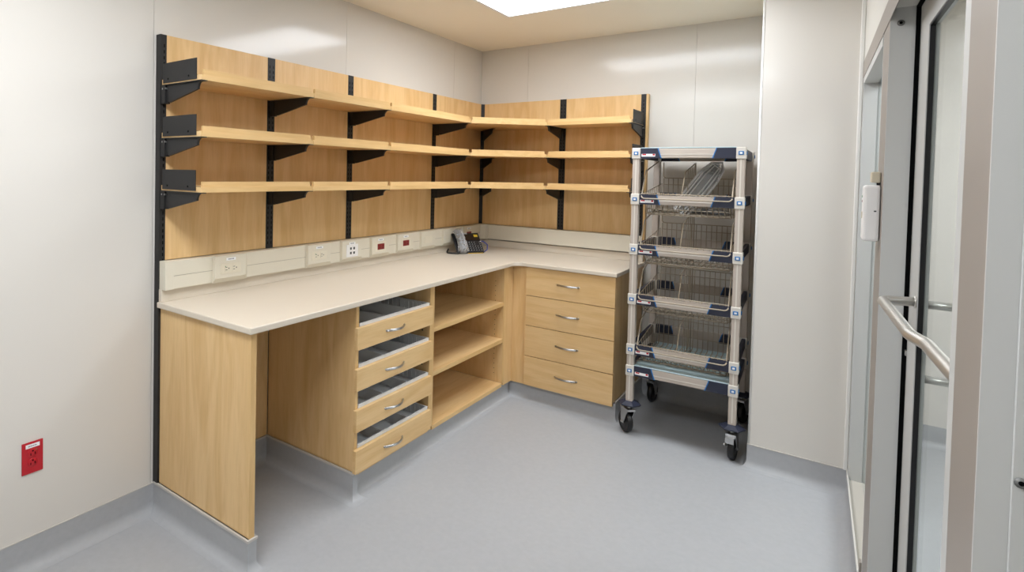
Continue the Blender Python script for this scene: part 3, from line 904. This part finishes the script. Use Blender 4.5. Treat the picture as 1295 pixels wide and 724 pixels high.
def caster(x, y, rot, brake):
    """swivel caster under a post; rot = heading of the trailing wheel"""
    d = Vector((math.cos(rot), math.sin(rot))); s_ = Vector((-d.y, d.x))
    def fn(a, t, z):
        q = Vector((x, y)) + d * a + s_ * t; return (q.x, q.y, z)
    off = .036; rr = .0625
    st = CB().lathe([(.014, .150), (.014, .178)], (x, y, 0), 'z', 10)
    root = st.build('caster', 'zinc', cart)
    fk = CB(fn)
    fk.box(-.026, .060, -.024, .024, .140, .151)
    for t in (-.0235, .0205):
        fk.add([(-.022, t, .150), (.058, t, .150), (off + .012, t, .055), (off - .012, t, .055), (-.022, t + .003, .150), (.058, t + .003, .150), (off + .012, t + .003, .055), (off - .012, t + .003, .055)],
               [(0, 1, 2, 3), (4, 5, 6, 7), (0, 1, 5, 4), (1, 2, 6, 5), (2, 3, 7, 6), (3, 0, 4, 7)])
    fk.build('fork', 'zinc', root)
    vs, fs = [], []
    prof = [(.030, -.015), (.046, -.012), (.054, -.016), (.060, -.012), (rr, -.005), (rr, .005), (.060, .012), (.054, .016), (.046, .012), (.030, .015)]
    n_ = 28
    for r_, t in prof:
        for k in range(n_):
            a = 2 * math.pi * k / n_
            vs.append((off + r_ * math.cos(a), t, rr + .0006 + r_ * math.sin(a)))
    m_ = len(prof)
    for i in range(m_ - 1):
        for k in range(n_): fs.append((i * n_ + k, i * n_ + (k + 1) % n_, (i + 1) * n_ + (k + 1) % n_, (i + 1) * n_ + k))
    fs += [list(range(n_))[::-1], [(m_ - 1) * n_ + k for k in range(n_)]]
    CB(fn).add(vs, fs, True).build('wheel', 'rubber', root)
    CB(fn).tube([(off, -.030, rr), (off, .030, rr)], .007, 8).build('axle', 'zinc', root)
    if brake:
        CB(fn).box(-.050, -.020, -.020, .020, .132, .140).box(-.056, -.048, -.020, .020, .112, .138).build('brake_pedal', 'zinc', root)
        CB(fn).tube([(off - .02, .024, .075), (off - .030, .040, .078)], .006, 8).build('brake_lever', 'zinc', root)
caster(-HX, -HY, R(132), False)
caster(HX, -HY, R(84), True)
caster(-HX, HY, R(82), False)
caster(HX, HY, R(75), False)

# wire baskets ------------------------------------------------------
def basket_meshes():
    """wire basket around the cart centre, z relative to its tier"""
    root = thing('wire_basket', '', 'basket', (0, 0, 0), 'wire baskets hanging in the cart')
    xw, yf, yb, zb_, r = HX - .034, -HY - .028, HY - .030, -.088, .0030
    yfb = -HY + .10            # front of the basket floor
    sidep = [(yf, .000), (yf + .004, .030), (yf + .105, .160), (.150, .226), (.215, .222), (yb, .120)]
    m = CB()
    p = round_path([(-xw, q[0], q[1]) for q in [(.150, .226), (yf + .105, .160), (yf, .004)]] + [(xw, yf, .004)] + [(xw, yf + .105, .160), (xw, .150, .226)], .018, 4)
    m.tube(p, .0036, 7)
    m.build('rim_wire', 'wire', root)
    CB().tube([(-xw + .004, yf + .012, .031), (xw - .004, yf + .012, .031)], r, 6).build('front_wire', 'wire', root)
    # floor and front grid
    g = CB(); nx = 15
    for i in range(nx + 1):
        x = -xw + .012 + (2 * xw - .024) * i / nx
        g.tube([(x, yf + .010, .030), (x, yf + .03, -.006), (x, yfb, zb_), (x, yb - .01, zb_), (x, yb, zb_ + .02), (x, yb, .120)], .0025, 5)
    for y, z in ((yfb + .0, zb_ - .003), (yfb + .03, zb_ - .003), (-.05, zb_ - .003), (.08, zb_ - .003), (.20, zb_ - .003)):
        g.tube([(-xw + .01, y, z), (xw - .01, y, z)], .0024, 5)
    g.build('grid', 'wire', root)
    lp = CB()
    for y, z in ((yfb - .03, zb_ + .030), (yfb - .012, zb_ + .006)):
        q = round_path([(-xw + .006, y + .12, z), (-xw + .006, y, z), (xw - .006, y, z), (xw - .006, y + .12, z)], .02, 4)
        lp.tube(q, .0027, 6)
    lp.build('lower_loop', 'wire', root)
    # back panel
    bk = CB()
    bk.tube(round_path([(-xw + .01, yb - .004, .222), (-xw + .01, yb, .122), (xw - .01, yb, .122), (xw - .01, yb - .004, .222)], .015, 4), .0032, 6)
    bk.tube([(-xw + .01, yb - .002, .080), (xw - .01, yb - .002, .080)], .0022, 5).tube([(-xw + .01, yb - .002, -.02), (xw - .01, yb - .002, -.02)], .0022, 5)
    bk.build('back_panel', 'wire', root)
    for sx in (-1, 1):
        s_ = CB(); x = sx * (xw - .002)
        s_.tube([(x, yf + .02, .03), (x, yb, .085)], .0022, 5)
        s_.tube([(x, yfb, zb_), (x, yb, zb_)], .0022, 5)
        for k in range(9):
            y = yfb - .02 + (yb - yfb) * k / 8
            zt = min(.085, .03 + .055 * (y - yf) / (yb - yf))
            s_.tube([(x, y, max(zb_, zb_ + (yfb - y) * .6)), (x, y + .015, zt)], .0018, 4)
        s_.build('side_panel', 'wire', root)
    d = CB(); x = -.018
    d.tube(round_path([(x, yf + .02, .03), (x, yf + .110, .155), (x, .160, .215), (x, .185, .120), (x, .185, zb_)], .012, 3), .0034, 6)
    for k in range(5):
        y = -.10 + k * .07
        zt = .155 + (y - (yf + .11)) / (.16 - (yf + .11)) * .06
        d.tube([(x, y, zb_), (x, y, zt)], .0022, 5)
    d.tube([(x, yfb, zb_ + .01), (x, .185, zb_ + .01)], .0024, 5)
    d.build('divider', 'wire', root)
    return root
bask = basket_meshes()
BL = ['taupe wire basket in the uppermost basket tier, holding plastic packs', 'empty taupe wire basket just below the basket with plastic packs',
      'empty taupe wire basket, second from the bottom of the cart', 'empty taupe wire basket just above the blue bottom mat of the cart']
for i in range(4):
    o = bask if i == 0 else copy_tree(bask)
    o['label'] = BL[i]
    o.location = CP + Vector((0, 0, TIERS[i + 1] + .002)); o.rotation_euler.z = R(2)
cart.rotation_euler.z = R(2)

# plastic packs in the top basket ------------------------------------
def pouch(name, label, pts, wid, thick, mat, seed, rimmat=None):
    """flat pouch swept along pts, widths per point; crumpled"""
    rnd = random.Random(seed); n_ = 10; vs, fs = [], []
    pts = [Vector(p) for p in pts]
    t0 = thing(name, label, 'bag', (sum((p.x for p in pts)) / len(pts), sum((p.y for p in pts)) / len(pts), min(p.z for p in pts) - .01))
    ax = Vector((.80, .45, .0)).normalized()
    rim_l, rim_r = [], []
    for i, p in enumerate(pts):
        tg = (pts[min(i + 1, len(pts) - 1)] - pts[max(i - 1, 0)]).normalized()
        a = (ax - tg * ax.dot(tg)).normalized(); b = tg.cross(a)
        for k in range(n_):
            an = 2 * math.pi * k / n_
            j = 1 + rnd.uniform(-.10, .10)
            vs.append(tuple(p + a * wid[i] * math.cos(an) * j + b * thick[i] * math.sin(an) * j))
        rim_l.append(p + a * wid[i] * .97); rim_r.append(p - a * wid[i] * .97)
    m_ = len(pts)
    for i in range(m_ - 1):
        for k in range(n_): fs.append((i * n_ + k, i * n_ + (k + 1) % n_, (i + 1) * n_ + (k + 1) % n_, (i + 1) * n_ + k))
    fs += [list(range(n_))[::-1], [(m_ - 1) * n_ + k for k in range(n_)]]
    MB().add(vs, fs, False).build('film', mat, t0)
    return t0, rim_l, rim_r, pts
t0, rl, rr_, pc = pouch('plastic_pack', 'long clear plastic pack of grey parts leaning up out of the top basket', [(1.575, -.50, 1.292), (1.61, -.47, 1.35), (1.66, -.42, 1.43), (1.70, -.38, 1.50), (1.735, -.34, 1.555), (1.755, -.32, 1.580)],
                       [.040, .050, .055, .056, .040, .008], [.014, .018, .020, .018, .012, .005], 'clear_film', 5)
loop = [p for p in rl[:-1]] + [pc[-1]] + [p for p in rr_[:-1]][::-1]
MB().tube([tuple(p * .0 + p) for p in loop], .0065, 6, True).build('seam', 'white_plastic', t0)
for q_ in (.66, .34):
    lp_ = [pc[i] + (rl[i] - pc[i]) * q_ + Vector((0, -.022, 0)) for i in range(len(pc) - 1)] + [pc[i] + (rr_[i] - pc[i]) * q_ + Vector((0, -.022, 0)) for i in range(len(pc) - 2, -1, -1)]
    MB().tube([tuple(p) for p in lp_], .0042, 6, True).build('seam', 'white_plastic', t0)
core = MB()
for s_ in (-.45, .0, .45):
    q = [pc[i] + (rl[i] - pc[i]) * s_ for i in range(0, 5)]
    core.tube([tuple(p) for p in q], .0085, 6)
core.build('wrapped_parts', 'pack_grey', t0)
t1, rl, rr_, pc = pouch('plastic_pack', 'crumpled smoky plastic pack lying on the floor of the top basket', [(1.60, -.38, 1.294), (1.66, -.40, 1.296), (1.72, -.41, 1.296), (1.78, -.42, 1.294), (1.815, -.42, 1.293)],
                       [.060, .085, .090, .080, .040], [.010, .018, .020, .016, .008], 'smoke_film', 9)
core = MB()
for s_ in (-.04, .0, .045):
    core.tube([(1.63, -.39 + s_, 1.294), (1.71, -.405 + s_, 1.296), (1.79, -.42 + s_, 1.294)], .008, 6)
core.build('wrapped_parts', 'black_plastic', t1)
t2, rl, rr_, pc = pouch('plastic_pack', 'dark pouch tip sticking up behind the long clear pack', [(1.69, -.31, 1.45), (1.705, -.295, 1.50), (1.720, -.285, 1.545), (1.735, -.28, 1.585)],
                       [.03, .036, .026, .003], [.008, .010, .008, .003], 'smoke_film', 11)

for o in bpy.data.objects:
    if '_c' in o.keys(): del o['_c']
